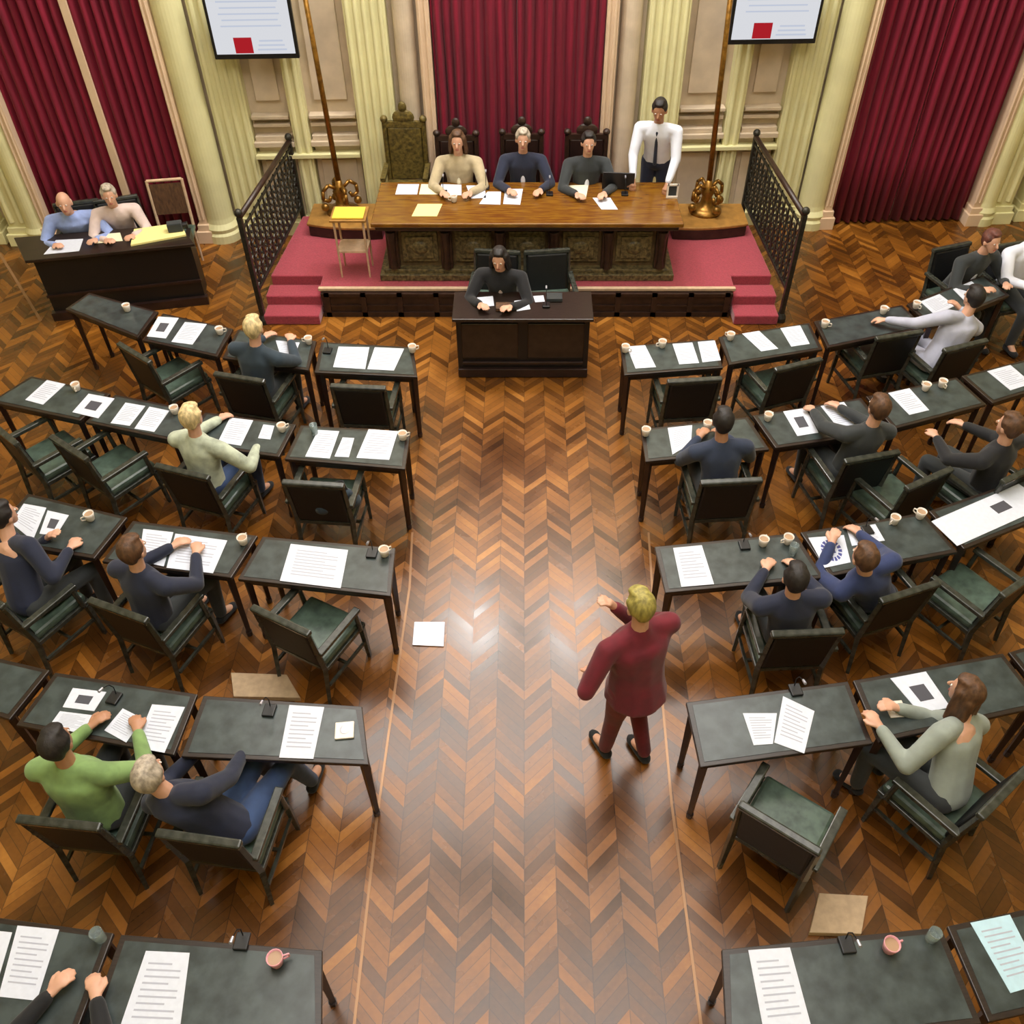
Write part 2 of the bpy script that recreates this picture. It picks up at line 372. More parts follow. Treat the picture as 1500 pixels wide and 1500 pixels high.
# clerk desk
ct = thing('clerk_desk', 'black wooden clerk desk with closed front, below the stage', 'desk', (-.015, 7.95, 0))
bm = NB(); box(bm, (0, -.04, .735), (1.42, .52, .035)); obj('tabletop', bm, 'desk_wood', ct, bevel=.008)
bm = NB(); box(bm, (0, -.2, .4), (1.36, .04, .62)); 
for s in (-1, 1): box(bm, (s*.65, -.02, .36), (.05, .42, .72))
obj('body', bm, 'black_plastic', ct, bevel=.006)
for s in (-1, 1):
    bm = NB(); box(bm, (s*.34, -.228, .45), (.58, .02, .42)); obj('front_panel', bm, 'desk_wood', ct, bevel=.01)
bm = NB(); box(bm, (0, -.235, .18), (1.26, .03, .03)); box(bm, (0, -.23, .06), (1.36, .06, .1)); obj('lower_rail', bm, 'leg_wood', ct, bevel=.006)

# back-left press desk
pd = [P(36,382,.78), P(285,357,.78), P(262,328,.78), P(20,348,.78)]
c = sum(pd, Vector())/4; ang = math.atan2(pd[1].y-pd[0].y, pd[1].x-pd[0].x)
def loc(v, c, ang): return Matrix.Rotation(-ang, 3, 'Z') @ (v-c)
pt = thing('press_desk', 'long black closed-front desk beside the left curtain', 'desk', (c.x, c.y, 0), ang)
pl = [loc(v, c, ang) for v in pd]
bm = NB(); prism(bm, [(v.x, v.y) for v in pl], .745, .78); obj('tabletop', bm, 'desk_wood', pt, bevel=.006)
wl = pl[1].x-pl[0].x; xm = (pl[1].x+pl[0].x)/2; yn = (pl[0].y+pl[1].y)/2; yf = pl[2].y
bm = NB(); box(bm, (xm, yn+.08, .4), (wl-.12, .04, .7))
for s in (-1, 1): box(bm, (xm+s*(wl/2-.1), (yn+yf)/2+.02, .37), (.05, (yf-yn)-.12, .74))
obj('body', bm, 'black_plastic', pt)
bm = NB(); box(bm, (xm, yn+.05, .05), (wl-.06, .08, .1)); box(bm, (xm, yn+.05, .3), (wl-.1, .03, .03)); obj('lower_rail', bm, 'leg_wood', pt)

# ------------------------------------------------------------------ delegates' desks
TZ = .76
ORD = {'a': 'aisle', 'b': 'second', 'c': 'third', 'd': 'fourth'}
ROW = {'1': 'front row', '2': 'second row', '3': 'middle row', '4': 'fourth row', '5': 'nearest row'}
def dphrase(k): return '%s desk, %s, %s' % (ORD[k[2]], ROW[k[1]], 'left' if k[0] == 'L' else 'right')
DESKS = {  # FL, FR, NR, NL
 'L1a': [(470,500),(606,508),(612,552),(460,545)], 'L1b': [(348,482),(464,499),(452,542),(325,524)], 'L1c': [(238,458),(342,481),(318,522),(208,498)], 'L1d': [(130,428),(232,456),(202,494),(95,452)],
 'L2a': [(440,622),(602,632),(594,687),(416,672)], 'L2b': [(300,603),(434,621),(409,669),(264,648)], 'L2c': [(168,577),(294,602),(257,646),(124,618)], 'L2d': [(45,550),(162,576),(117,616),(-15,588)],
 'L3a': [(384,785),(580,802),(573,873),(347,848)], 'L3b': [(194,762),(378,784),(339,846),(148,822)], 'L3c': [(40,722),(187,757),(138,818),(-22,790)],
 'L4a': [(297,1018),(531,1034),(541,1120),(264,1108)], 'L4b': [(80,984),(290,1016),(255,1106),(22,1062)], 'L4c': [(-60,950),(73,981),(14,1054),(-120,1012)],
 'L5a': [(176,1368),(473,1391),(472,1560),(118,1530)], 'L5b': [(-40,1338),(167,1366),(106,1528),(-140,1490)],
 'R1a': [(908,507),(1046,496),(1060,538),(914,549)], 'R1b': [(1052,493),(1186,472),(1206,511),(1068,534)], 'R1c': [(1192,470),(1322,446),(1356,480),(1212,509)], 'R1d': [(1328,445),(1440,402),(1480,432),(1364,478)],
 'R2a': [(938,628),(1096,610),(1128,658),(945,676)], 'R2b': [(1102,608),(1262,582),(1302,632),(1136,656)], 'R2c': [(1268,580),(1402,552),(1446,592),(1310,628)], 'R2d': [(1408,550),(1520,522),(1565,556),(1454,590)],
 'R3a': [(958,800),(1166,780),(1208,846),(974,868)], 'R3b': [(1172,779),(1354,750),(1404,808),(1216,844)], 'R3c': [(1360,748),(1500,700),(1560,745),(1412,804)],
 'R4a': [(1004,1028),(1243,997),(1280,1089),(1025,1124)], 'R4b': [(1249,996),(1470,956),(1530,1034),(1288,1087)], 'R4c': [(1477,955),(1610,915),(1680,980),(1538,1030)],
 'R5a': [(1056,1390),(1380,1357),(1440,1500),(1064,1545)], 'R5b': [(1387,1356),(1600,1310),(1700,1440),(1448,1498)],
}
DC = {}
def desk(k, px):
    w = [P(x, y, TZ) for x, y in px]; FL, FR, NR, NL = w
    c = sum(w, Vector())/4; a = (FR-FL); b = (NR-NL); ang = math.atan2((a+b).y, (a+b).x)
    DC[k] = (c, ang)
    l = [loc(v, c, ang)*.993 for v in w]
    t = thing('delegate_desk', 'dark desk with green leather top, %s from the aisle, %s %s' % ('first' if k[2] == 'a' else ORD[k[2]], ROW[k[1]], 'left' if k[0] == 'L' else 'right'), 'desk', (c.x, c.y, 0), ang, 'delegates desks in curved rows')
    xy = [(v.x, v.y) for v in l]
    bm = NB(); prism(bm, xy, TZ-.032, TZ-.003); obj('tabletop', bm, 'desk_wood', t, bevel=.005)
    bm = NB(); cc = Vector((0,0)); prism(bm, [(x-math.copysign(.035, x), y-math.copysign(.03, y)) for x, y in xy], TZ-.004, TZ); obj('leather_inlay', bm, 'leather', t)
    ins = [Vector((x-math.copysign(.045, x), y-math.copysign(.045, y))) for x, y in xy]
    bm = NB()
    for i in range(4):
        p, q = ins[i], ins[(i+1) % 4]; d = q-p; m = (p+q)/2; box(bm, (m.x, m.y, TZ-.063), (d.length-.04, .02, .066), rz=math.atan2(d.y, d.x))
    obj('apron', bm, 'desk_wood', t)
    for p in ins:
        bm = NB(); cone(bm, (p.x, p.y, TZ-.032), (p.x, p.y, .05), .034, .022, 4); cone(bm, (p.x, p.y, .05), (p.x, p.y, 0), .026, .022, 8); obj('leg', bm, 'leg_wood', t)
    if k[1] in '345':
        bm = NB(); p, q = (ins[0]+ins[3])/2, (ins[1]+ins[2])/2
    return t
for k, v in DESKS.items(): desk(k, v)

# ------------------------------------------------------------------ chairs
def make_chair():
    t = thing('armchair', '', 'chair')
    bm = NB(); box(bm, (0, 0, .435), (.47, .46, .07)); obj('seat', bm, 'chair_leather', t, bevel=.025)
    bm = NB(); box(bm, (0, 0, .385), (.5, .48, .04)); obj('seat_frame', bm, 'chair_wood', t, bevel=.006)
    bm = NB(); box(bm, (0, -.255, .64), (.44, .05, .46), rx=R(9)); obj('backrest', bm, 'chair_black', t, bevel=.02)
    bm = NB(); box(bm, (0, -.298, .885), (.5, .055, .045), rx=R(9)); obj('top_rail', bm, 'chair_wood', t, bevel=.012)
    for s in (-1, 1):
        bm = NB(); box(bm, (s*.255, -.045, .632), (.055, .46, .035)); cone(bm, (s*.255, .15, .62), (s*.255, .17, .4), .02, .022, 8); obj('armrest', bm, 'chair_wood', t, bevel=.01)
        bm = NB(); cone(bm, (s*.24, .2, .38), (s*.245, .22, 0), .028, .018, 4); obj('leg', bm, 'chair_wood', t)
        bm = NB(); cone(bm, (s*.235, -.30, .88), (s*.235, -.235, .4), .02, .026, 4); cone(bm, (s*.235, -.235, .4), (s*.235, -.28, 0), .026, .018, 4); obj('leg', bm, 'chair_wood', t)
    bm = NB()
    for s in (-1, 1): box(bm, (s*.24, -.02, .2), (.02, .44, .025))
    box(bm, (0, -.02, .2), (.48, .02, .025)); obj('stretcher', bm, 'chair_wood', t)
    return t
chair0 = make_chair(); used = []
CHL = {}
def chair(px, py, deg, label):
    """px,py : middle of the top rail"""
    rz = R(deg); w = P(px, py, .9); off = Matrix.Rotation(rz, 3, 'Z') @ Vector((0, -.3, 0)); l = (w.x-off.x, w.y-off.y, 0); CHL[(px, py)] = (l[0], l[1], deg)
    if not used:
        chair0.location = l; chair0.rotation_euler = (0, 0, rz); chair0['label'] = label; chair0['group'] = 'delegates armchairs'; used.append(1); return chair0
    return copy_thing(chair0, l, rz, label, 'delegates armchairs')
CH = [
 (524,566,-4,'empty armchair at the front row desk left beside the aisle'),
 (350,552,-14,'armchair of the man in the dark jacket in the front row on the left'),
 (196,516,-38,'empty armchair turned right, outermost on the left in the front row'),
 (458,708,-5,'armchair with a blue-grey bag on it, second row left beside the aisle'),
 (266,690,-18,'armchair of the person in the pale shirt, second row left'),
 (100,655,-36,'empty armchair third from the aisle, second row left'),
 (2,632,-40,'empty armchair at the left picture edge, second row'),
 (410,908,-28,'empty armchair with green seat turned right, middle row left beside the aisle'),
 (172,893,-22,'armchair of the man in navy, middle row left'),
 (-30,868,-30,'armchair of the person in dark navy at the left picture edge, middle row'),
 (85,1205,-6,'armchair of the person in the green shirt, fourth row left'),
 (290,1228,-8,'armchair of the slumped person in navy, fourth row left'),
 (1018,556,5,'empty armchair at the front row desk right beside the aisle'),
 (1170,533,20,'empty armchair second from the aisle, front row right'),
 (1318,490,14,'empty armchair third from the aisle, front row right'),
 (1415,505,20,'armchair of the man in light grey, front row right'),
 (1072,704,4,'armchair of the navy-clad man beside the aisle, second row right'),
 (1278,668,14,'armchair of the person in dark clothes, second row right'),
 (1362,700,28,'empty armchair beside the brown bag, second row right'),
 (1500,690,30,'armchair at the right picture edge, second row'),
 (1184,926,3,'armchair of the dark-haired man in navy, middle row right'),
 (1334,866,20,'armchair of the brown-haired man in blue, middle row right'),
 (1500,850,34,'armchair near the right picture edge, middle row'),
 (1142,1212,-36,'empty armchair with green seat turned to the right, fourth row right beside the aisle'),
 (1472,1160,38,'armchair of the woman with long hair, fourth row right'),
]
for a in CH: chair(*a)

# ------------------------------------------------------------------ papers
WORDS = {1: ['only'], 2: ['left', 'right'], 3: ['left', 'middle', 'right'], 4: ['leftmost', 'second', 'third', 'rightmost']}
pc = [0]
def sheet(px, z, m, label, cat='paper', name='paper_sheet', pr=None, group=None, th=.003):
    pc[0] += 1
    w = [P(x, y, z) for x, y in px]; c = sum(w, Vector())/4; d = w[1]-w[0]; ang = math.atan2(d.y, d.x); l = [loc(v, c, ang) for v in w]
    o = tag(obj(name, (lambda b: (prism(b, [(v.x, v.y) for v in l], 0, th), b)[1])(NB()), m), label, cat, group); o.location = (c.x, c.y, z); o.rotation_euler = (0, 0, ang)
    FL, FR, NR, NL = l
    def uv(u, v): return FL*(1-u)*(1-v)+FR*u*(1-v)+NR*u*v+NL*(1-u)*v
    def patch(bm, u0, v0, u1, v1): prism(bm, [tuple(uv(a, b)[:2]) for a, b in ((u0,v0),(u1,v0),(u1,v1),(u0,v1))], th+.0002, th+.0008)
    if pr == 'lines':
        bm = NB(); n = 9
        for i in range(n): patch(bm, .14, .14+.08*i, .86-.2*((i*7) % 3 == 0), .15+.08*i+.012)
        obj('printed_lines', bm, 'ink', o)
    elif pr == 'photo':
        bm = NB(); patch(bm, .28, .3, .72, .72); obj('printed_picture', bm, 'ink_dark', o)
    elif pr == 'blue':
        bm = NB()
        for i in range(14):
            a = i*2*math.pi/14; r0, r1 = .2, .32; b2 = a+.3
            prism(bm, [tuple(uv(.5+r*math.cos(t), .5+r*1.15*math.sin(t))[:2]) for r, t in ((r0,a),(r1,a),(r1,b2),(r0,b2))], th+.0002, th+.0008)
        patch(bm, .45, .35, .6, .6); obj('printed_picture', bm, 'ink_blue', o)
    elif pr == 'phone':
        bm = NB(); patch(bm, .56, .3, .72, .62); obj('printed_block', bm, 'ink_dark', o)
    return o
PAP = {
 'L1c': [[(232,464),(262,466),(243,496),(215,493)], [(271,472),(303,475),(282,505),(251,501)]],
 'L1b': [[(404,499),(439,502),(427,534),(414,531)]],
 'L1a': [[(496,508),(541,509),(535,541),(488,538)], [(549,509),(592,511),(577,543),(538,541)]],
 'L2d': [[(69,557),(96,563),(63,593),(37,586)]],
 'L2c': [[(130,577),(168,584),(144,613),(106,604)], [(184,590),(213,595),(190,624),(162,620)], [(219,596),(248,602),(226,633),(197,628)]],
 'L2b': [[(337,612),(371,616),(353,653),(319,648)], [(386,622),(402,624),(396,644),(378,642)]],
 'L2a': [[(466,630),(497,632),(483,672),(447,669)], [(502,641),(519,642),(511,670),(490,669)], [(540,629),(583,632),(570,674),(522,671)]],
 'L3c': [[(35,738),(68,744),(48,792),(16,766)], [(70,748),(101,755),(82,785),(58,782)]],
 'L3b': [[(210,775),(254,780),(240,830),(203,822)], [(257,782),(333,792),(312,840),(244,832)]],
 'L3a': [[(426,797),(510,806),(499,862),(410,851)]],
 'L4b': [[(107,1008),(156,1014),(138,1042),(92,1036)], [(88,1042),(136,1048),(120,1075),(72,1064)], [(180,1038),(210,1053),(185,1088),(153,1070)], [(223,1032),(271,1036),(241,1103),(197,1095)]],
 'L4a': [[(424,1033),(475,1036),(459,1112),(409,1110)]],
 'L5b': [[(-22,1362),(18,1366),(-10,1460),(-52,1455)], [(26,1356),(87,1362),(54,1466),(-2,1460)]],
 'L5a': [[(214,1393),(278,1396),(262,1520),(172,1516)]],
 'R1a': [[(918,508),(945,506),(961,538),(931,540)], [(985,504),(1014,502),(1024,532),(995,534)], [(1022,501),(1047,499),(1056,528),(1029,531)]],
 'R1b': [[(1087,489),(1112,485),(1140,511),(1115,515)], [(1143,481),(1172,477),(1186,504),(1159,508)]],
 'R1d': [[(1348,442),(1376,431),(1399,448),(1370,462)], [(1396,424),(1423,412),(1440,428),(1412,440)]],
 'R2a': [[(978,627),(1014,623),(1012,650),(985,666)]],
 'R2b': [[(1147,603),(1180,598),(1199,634),(1168,639)], [(1202,595),(1236,589),(1260,622),(1228,628)]],
 'R2c': [[(1301,576),(1332,569),(1361,601),(1332,608)]],
 'R2d': [[(1446,544),(1480,535),(1512,562),(1480,572)]],
 'R3a': [[(986,803),(1028,799),(1046,856),(998,860)]],
 'R3b': [[(1184,788),(1236,784),(1246,824),(1208,832)], [(1240,775),(1282,768),(1296,792),(1248,800)]],
 'R3c': [[(1364,764),(1492,709),(1536,740),(1402,800)]],
 'R4a': [[(1088,1045),(1138,1045),(1132,1090),(1104,1092)], [(1147,1020),(1193,1042),(1178,1104),(1134,1088)]],
 'R4b': [[(1304,994),(1356,984),(1392,1036),(1348,1046)]],
 'R5a': [[(1096,1392),(1157,1388),(1190,1510),(1120,1518)]],
 'R5b': [[(1421,1352),(1479,1340),(1530,1440),(1480,1455)]],
}
PRN = {('L2c',0):'photo', ('R2b',0):'photo', ('R3b',0):'blue', ('R3c',0):'phone', ('L4b',0):'photo', ('L3c',1):'photo', ('R4b',0):'photo', ('L1c',0):'photo', ('L5b',0):'photo'}
for k, qs in PAP.items():
    for i, q in enumerate(qs):
        n = len(qs); m = 'paper_blue' if k == 'R5b' else 'paper'
        pos = '' if n == 1 else ', %s of %d' % (WORDS[n][i], n)
        big = 'large white sheet' if k in ('R3c', 'L3a') else ('light blue sheet' if k == 'R5b' else 'white paper sheet')
        sheet(q, TZ+.001, m, '%s on %s%s' % (big, dphrase(k), pos), pr=PRN.get((k, i), 'lines'), group='papers on the delegates desks')

RP = [([(583,270),(614,270),(611,285),(579,285)],'paper','white papers at the left end of the rostrum desk, outermost pile'),
 ([(617,270),(643,270),(642,285),(614,285)],'paper_cream','cream paper second from the left end on the rostrum desk'),
 ([(646,270),(676,271),(676,286),(645,286)],'paper','white paper in front of the beige-clad official on the rostrum desk'),
 ([(683,272),(710,272),(712,290),(690,291)],'paper','white paper left of the middle official on the rostrum desk'),
 ([(714,281),(734,281),(733,300),(702,299)],'paper','white paper nearest the desk front, left of the middle official'),
 ([(740,277),(766,277),(762,300),(737,299)],'paper','white paper before the middle official on the rostrum desk'),
 ([(612,299),(648,299),(640,317),(603,317)],'paper_lemon','pale yellow paper near the front edge of the rostrum desk'),
 ([(829,272),(862,271),(858,292),(842,290)],'paper_cream','cream paper before the right hand official on the rostrum desk'),
 ([(868,290),(894,290),(905,307),(881,307)],'paper','small white paper towards the right end of the rostrum desk')]
for q, m, l in RP: sheet(q, DZ+.001, m, l, group='papers on the rostrum desk')
for q, m, l in [([(699,436),(722,434),(724,448),(703,450)],'paper','white paper at the left on the clerk desk'), ([(753,441),(773,439),(777,453),(757,456)],'paper','cream-white paper in the middle of the clerk desk'), ([(781,434),(796,433),(798,442),(784,443)],'paper','small white paper at the right on the clerk desk')]:
    sheet(q, .755, m, l)
for q, m, l in [([(82,352),(122,350),(116,368),(64,373)],'paper','white papers on the press desk before the person in light blue'), ([(142,344),(176,341),(180,353),(138,357)],'paper_cream','cream papers in the middle of the press desk')]:
    sheet(q, .782, m, l)
sheet([(197,338),(266,328),(273,346),(192,361)], .782, 'paper_lemon', 'long pale yellow folder at the right end of the press desk', 'folder', 'folder', th=.02)

# side table with yellow folder on the stage
a = P(518,338,.98); a.y += .25
st = thing('side_table', 'small slim side table left of the rostrum desk, under the yellow folder', 'table', (-1.93, 9.28, .34))
bm = NB(); box(bm, (0, 0, .70), (.4, .34, .025)); obj('tabletop', bm, 'oak', st, bevel=.006)
for sx in (-1, 1):
    for syy in (-1, 1):
        bm = NB(); cone(bm, (sx*.16, syy*.13, .69), (sx*.16, syy*.13, 0), .014, .011, 8); obj('leg', bm, 'pale_wood', st)
bm = NB(); box(bm, (0, 0, .32), (.34, .28, .02)); obj('shelf', bm, 'pale_wood', st)
bm = NB(); box(bm, (0, 0, .009), (.34, .26, .016)); o = tag(obj('folder', bm, 'paper_yellow', bevel=.002), 'bright yellow folder on the small side table by the rostrum', 'folder'); o.location = (-1.93, 9.27, .34+.714)

# ------------------------------------------------------------------ cups, saucers, microphones, vases
def cup(px, py, z, label, group='small white cups on the desks', s=1):
    w = P(px, py, z+.03)
    t = thing('cup', label, 'cup', (w.x, w.y, z+.001), random.random()*6, group)
    bm = NB(); lathe(bm, [(.022*s,0),(.030*s,.01*s),(.036*s,.05*s),(.04*s,.078*s),(.036*s,.078*s),(.032*s,.06*s)], seg=16); obj('body', bm, 'cup', t, smooth=True)
    bm = NB(); tube(bm, [(.036*s,0,.06*s),(.062*s,0,.058*s),(.062*s,0,.03*s),(.033*s,0,.022*s)], .005*s, 6); obj('handle', bm, 'cup', t)
    bm = NB(); lathe(bm, [(.033*s,.061*s),(.0335*s,.066*s)], seg=16); obj('drink', bm, 'coffee', t)
for x, y, z, l in [(604,512,TZ,'white cup at the aisle end of the front row desk left of aisle'), (452,500,TZ,'white cup between the two innermost front row desks on the left'),
 (322,486,TZ,'white cup on the third front row desk from the aisle, left side'), (186,452,TZ,'white cup on the outermost front row desk on the left'),
 (590,640,TZ,'white cup at the aisle end of the second row desk left of aisle'), (413,628,TZ,'white cup on the second desk from the aisle, second row left'), (256,602,TZ,'white cup beside the pale-shirted person, second row left'), (112,568,TZ,'white cup on the outermost second row desk on the left'),
 (563,810,TZ,'white cup at the aisle end of the middle row desk left of aisle'), (356,793,TZ,'white cup second desk from the aisle, middle row left'), (132,758,TZ,'white cup on the green-topped outer desk, middle row left'),
 (916,512,TZ,'white cup at the aisle corner of the front row desk right of aisle'), (970,505,TZ,'white cup between papers on the front row desk right of aisle'), (1070,494,TZ,'white cup on the second front row desk from the aisle, right side'), (1208,476,TZ,'white cup at the left end of the empty third front row desk, right side'), (1294,456,TZ,'white cup at the right end of the empty third front row desk, right side'), (1342,448,TZ,'white cup beside the man in light grey, front row right'),
 (946,634,TZ,'white cup at the aisle corner of the second row desk right of aisle'), (1036,624,TZ,'white cup before the navy-clad man, second row right'), (1125,612,TZ,'white cup on the second desk from the aisle, second row right'), (1356,568,TZ,'white cup on the left of a pair, third desk of the second row right'), (1380,563,TZ,'white cup on the right of a pair, third desk of the second row right'),
 (1118,795,TZ,'pinkish white cup on the aisle desk, middle row right'), (1154,792,TZ,'white cup at the outer end of the aisle desk, middle row right'), (1310,763,TZ,'white cup on the second desk, middle row right'), (1348,755,TZ,'white cup beside the big sheet, middle row right'),
 (665,292,DZ,'white cup on the rostrum desk in front of the beige-clad official')]:
    cup(x, y, z, l)
for x, y, l in [(405,1408,'pink cup on the dark desk at the bottom left of the aisle'), (1303,1388,'pink cup on the dark desk at the bottom right of the aisle')]:
    M.setdefault('pinkcup', mat('pink porcelain', (214,150,160), .3)); cup(x, y, TZ, l, None, 1.1)
    ob = [o for o in COL.objects if o.get('label') == l][0]
    for c_ in ob.children:
        if c_.name.split('.')[0] in ('body', 'handle'): c_.data.materials[0] = M['pinkcup']
def saucer(px, py, l):
    w = P(px, py, TZ); t = thing('ashtray', l, 'ashtray', (w.x, w.y, TZ+.001), .1)
    bm = NB(); box(bm, (0,0,.008), (.12,.12,.016)); obj('dish', bm, 'cup', t, bevel=.006)
    bm = NB(); lathe(bm, [(.028,.0165),(.03,.019),(.02,.02)], seg=14); obj('well', bm, 'steel', t)
saucer(505,1071,'square white ashtray at the aisle end of the fourth row desk, left'); saucer(1312,1040,'square white ashtray beside the woman with long hair')
def glass(px, py, l):
    w = P(px, py, TZ+.04); gm = M.get('glass') or mat('clear glass', (225,240,238), .05); gm.node_tree.nodes['Principled BSDF'].inputs['Transmission Weight'].default_value = .85; M['glass'] = gm
    bm = NB(); lathe(bm, [(.028,0),(.034,.1),(.031,.1),(.025,.008)], seg=18); o = tag(obj('drinking_glass', bm, 'glass', smooth=True), l, 'glass', 'drinking glasses'); o.location = (w.x, w.y, TZ+.001)
glass(1366,1372,'clear glass at the far edge of the desk at the bottom right'); glass(145,1372,'clear glass at the far edge of the desk at the bottom left'); glass(1162,806,'greenish glass at the outer end of the aisle desk, middle row right')
glass(460,610+20,'clear glass at left end of second row aisle desk, left')
def mic(px, py, deg, l, z=TZ):
    w = P(px, py, z); t = thing('microphone', l, 'microphone', (w.x, w.y, z+.001), R(deg), 'gooseneck microphones'); t.scale = (.7,.7,.7)
    bm = NB(); box(bm, (0,0,.015), (.11,.13,.03)); obj('base', bm, 'black_plastic', t, bevel=.008)
    bm = NB(); tube(bm, [(0,.04,.03),(0,.05,.12),(0,.02,.2),(0,-.05,.25)], .005, 6); obj('gooseneck', bm, 'black_plastic', t)
    bm = NB(); cone(bm, (0,-.05,.25), (0,-.10,.265), .012, .014, 10); obj('head', bm, 'steel', t)
for x, y, d, l in [(395,1042,-5,'black gooseneck microphone on the aisle desk, fourth row left'), (168,1024,-15,'black gooseneck microphone between papers, fourth row left'), (1165,1012,8,'black gooseneck microphone on the aisle desk, fourth row right'),
 (355,1380,-3,'black gooseneck microphone on the desk at the bottom left'), (1240,1385,5,'black gooseneck microphone on the desk at the bottom right'), (545,812,-5,'black gooseneck microphone on the aisle desk, middle row left'), (1090,800,5,'black gooseneck microphone on the aisle desk, middle row right'),
 (462,520,-5,'black gooseneck microphone on the aisle desk, front row left'), (1270,778,12,'black gooseneck microphone behind the blue-printed sheet, middle row right')]:
    if 'front row left' in l: x, y = 480, 515
    mic(x, y, d, l)
for x, y, l in [(650,283,'black gooseneck microphone left on the rostrum desk'), (712,276,'black gooseneck microphone beside the middle official on the rostrum'), (805,285,'black gooseneck microphone right of the middle official on the rostrum'), (915,285,'black gooseneck microphone near the right end of the rostrum')]:
    mic(x, y, 180, l, DZ)
mic(800,448,180,'black gooseneck microphone on the clerk desk', .755)
# telephone on the rostrum, framed card
w = P(984,290,DZ); t = thing('framed_card', 'small standing white-framed card at the right end of the rostrum desk', 'frame', (w.x, w.y, DZ+.002))
bm = NB()
for a_, b_ in (((-.055,0,.08),(.02,.015,.16)), ((.055,0,.08),(.02,.015,.16)), ((0,0,.15),(.12,.015,.02)), ((0,0,.012),(.12,.03,.022))): box(bm, a_, b_)
obj('frame', bm, 'cup', t)
bm = NB(); box(bm, (0,.006,.08), (.09,.004,.13)); obj('card', bm, 'charcoal', t)
w = P(905,270,DZ); t = thing('open_laptop', 'black open laptop before the standing man in white on the rostrum desk', 'laptop', (w.x, w.y, DZ+.002), R(175))
bm = NB(); box(bm, (0,0,.01), (.36,.24,.018)); obj('keyboard', bm, 'black_plastic', t, bevel=.004)
bm = NB(); box(bm, (0,.15,.11), (.36,.012,.22), rx=R(-14)); obj('lid', bm, 'black_plastic', t, bevel=.004)
w = P(722,455,.755); 
# binders on clerk desk
for x, y, l, m in [(738,452,'brown notebook on the clerk desk left of the cream-white paper','h_brown'), (812,438,'grey box file at the right of the clerk desk','charcoal')]:
    w = P(x, y, .755); bm = NB(); box(bm, (0,0,.02), (.16,.12,.036)); o = tag(obj('notebook', bm, m, bevel=.004), l, 'book'); o.location = (w.x, w.y, .756)
# camera on the press desk
w = P(258,338,.8); t = thing('video_camera', 'small grey video camera on the yellow folder at the press desk', 'camera', (w.x, w.y, .804), R(15))
bm = NB(); box(bm, (0,0,.05), (.16,.1,.1)); obj('body', bm, 'charcoal', t, bevel=.01)
bm = NB(); cone(bm, (.08,0,.05), (.14,0,.05), .035,.04); obj('lens', bm, 'black_plastic', t)

for q, l in [([(1200,1308),(1272,1312),(1262,1368),(1186,1366)], 'flat beige slab on the floor at the right, before the nearest desk row'), ([(338,985),(420,988),(440,1022),(342,1020)], 'flat beige slab on the floor beyond the fourth row desk, left')]:  # thin beige four-cornered slabs laid on the floor
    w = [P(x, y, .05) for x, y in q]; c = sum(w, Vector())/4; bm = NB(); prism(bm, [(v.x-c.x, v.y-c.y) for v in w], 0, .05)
    if 'slab' not in M: M['slab'] = mat('beige cardboard', (182,156,124), .7, noise=.1)
    o = tag(obj('beige_slab', bm, 'slab', bevel=.004), l, 'box'); o.location = (c.x, c.y, 0)
    pass
# floor plate, strips
w = [P(607,912), P(652,912), P(650,948), P(604,946)]
c = sum(w, Vector())/4; bm = NB(); prism(bm, [(v.x-c.x, v.y-c.y) for v in w], 0, .012); o = tag(obj('floor_plate', bm, 'steel', bevel=.003), 'square pale metal floor cover at the left edge of the aisle', 'floor cover'); o.location = (c.x, c.y, 0)
def strip(pts, wd=.018):
    bm = NB()
    for a, b in zip(pts[:-1], pts[1:]):
        a, b = P(*a), P(*b); d = b-a; m_ = (a+b)/2; box(bm, (m_.x, m_.y, .002), (d.length, wd, .004), rz=math.atan2(d.y, d.x))
    trim(bm, 'strip', 0)
strip([(604,780),(600,860),(577,1020),(552,1200),(518,1510)]); strip([(950,780),(956,870),(984,1180),(1028,1510)])
strip([(0,372),(60,470)], .03)

# ------------------------------------------------------------------ special chairs
def highback(x, y, z, rz, label, gm='gilt', um='gilt', sc=.96):
    t = thing('high_back_chair', label, 'chair', (x, y, z), rz); t.scale = (1, 1, sc)
    bm = NB(); box(bm, (0,0,.45), (.5,.46,.08)); obj('seat', bm, um, t, bevel=.02)
    bm = NB(); box(bm, (0,-.24,.82), (.4,.05,.66)); obj('backrest', bm, um, t, bevel=.02)
    bm = NB()
    for s in (-1, 1): cone(bm, (s*.23,-.24,1.2), (s*.23,-.24,0), .03,.03,8); sph(bm, (s*.23,-.24,1.24), .045)
    box(bm, (0,-.24,1.18), (.46,.05,.07)); sph(bm, (0,-.24,1.26), (.13,.03,.1)); sph(bm, (0,-.24,1.38), (.05,.03,.07)); obj('carved_frame', bm, gm, t)
    for s in (-1, 1):
        bm = NB(); box(bm, (s*.25,-.02,.68), (.06,.44,.04)); cone(bm, (s*.25,.18,.68), (s*.25,.18,.45), .02,.02,8); obj('armrest', bm, gm, t)
        bm = NB(); cone(bm, (s*.22,.18,.42), (s*.22,.2,0), .03,.02,8); obj('leg', bm, gm, t)
highback(-1.42, 10.42, .34, math.pi, 'empty gilded high-back carved chair left of the seated officials')
highback(-.80, 10.32, .34, math.pi, 'dark high-back chair of the official in beige', 'rostrum_dark', 'leg_wood', .86)
highback(-.03, 10.36, .34, math.pi, 'dark high-back chair of the middle official', 'rostrum_dark', 'leg_wood', .86)
highback(.74, 10.36, .34, math.pi, 'dark high-back chair of the right hand official', 'rostrum_dark', 'leg_wood', .86)
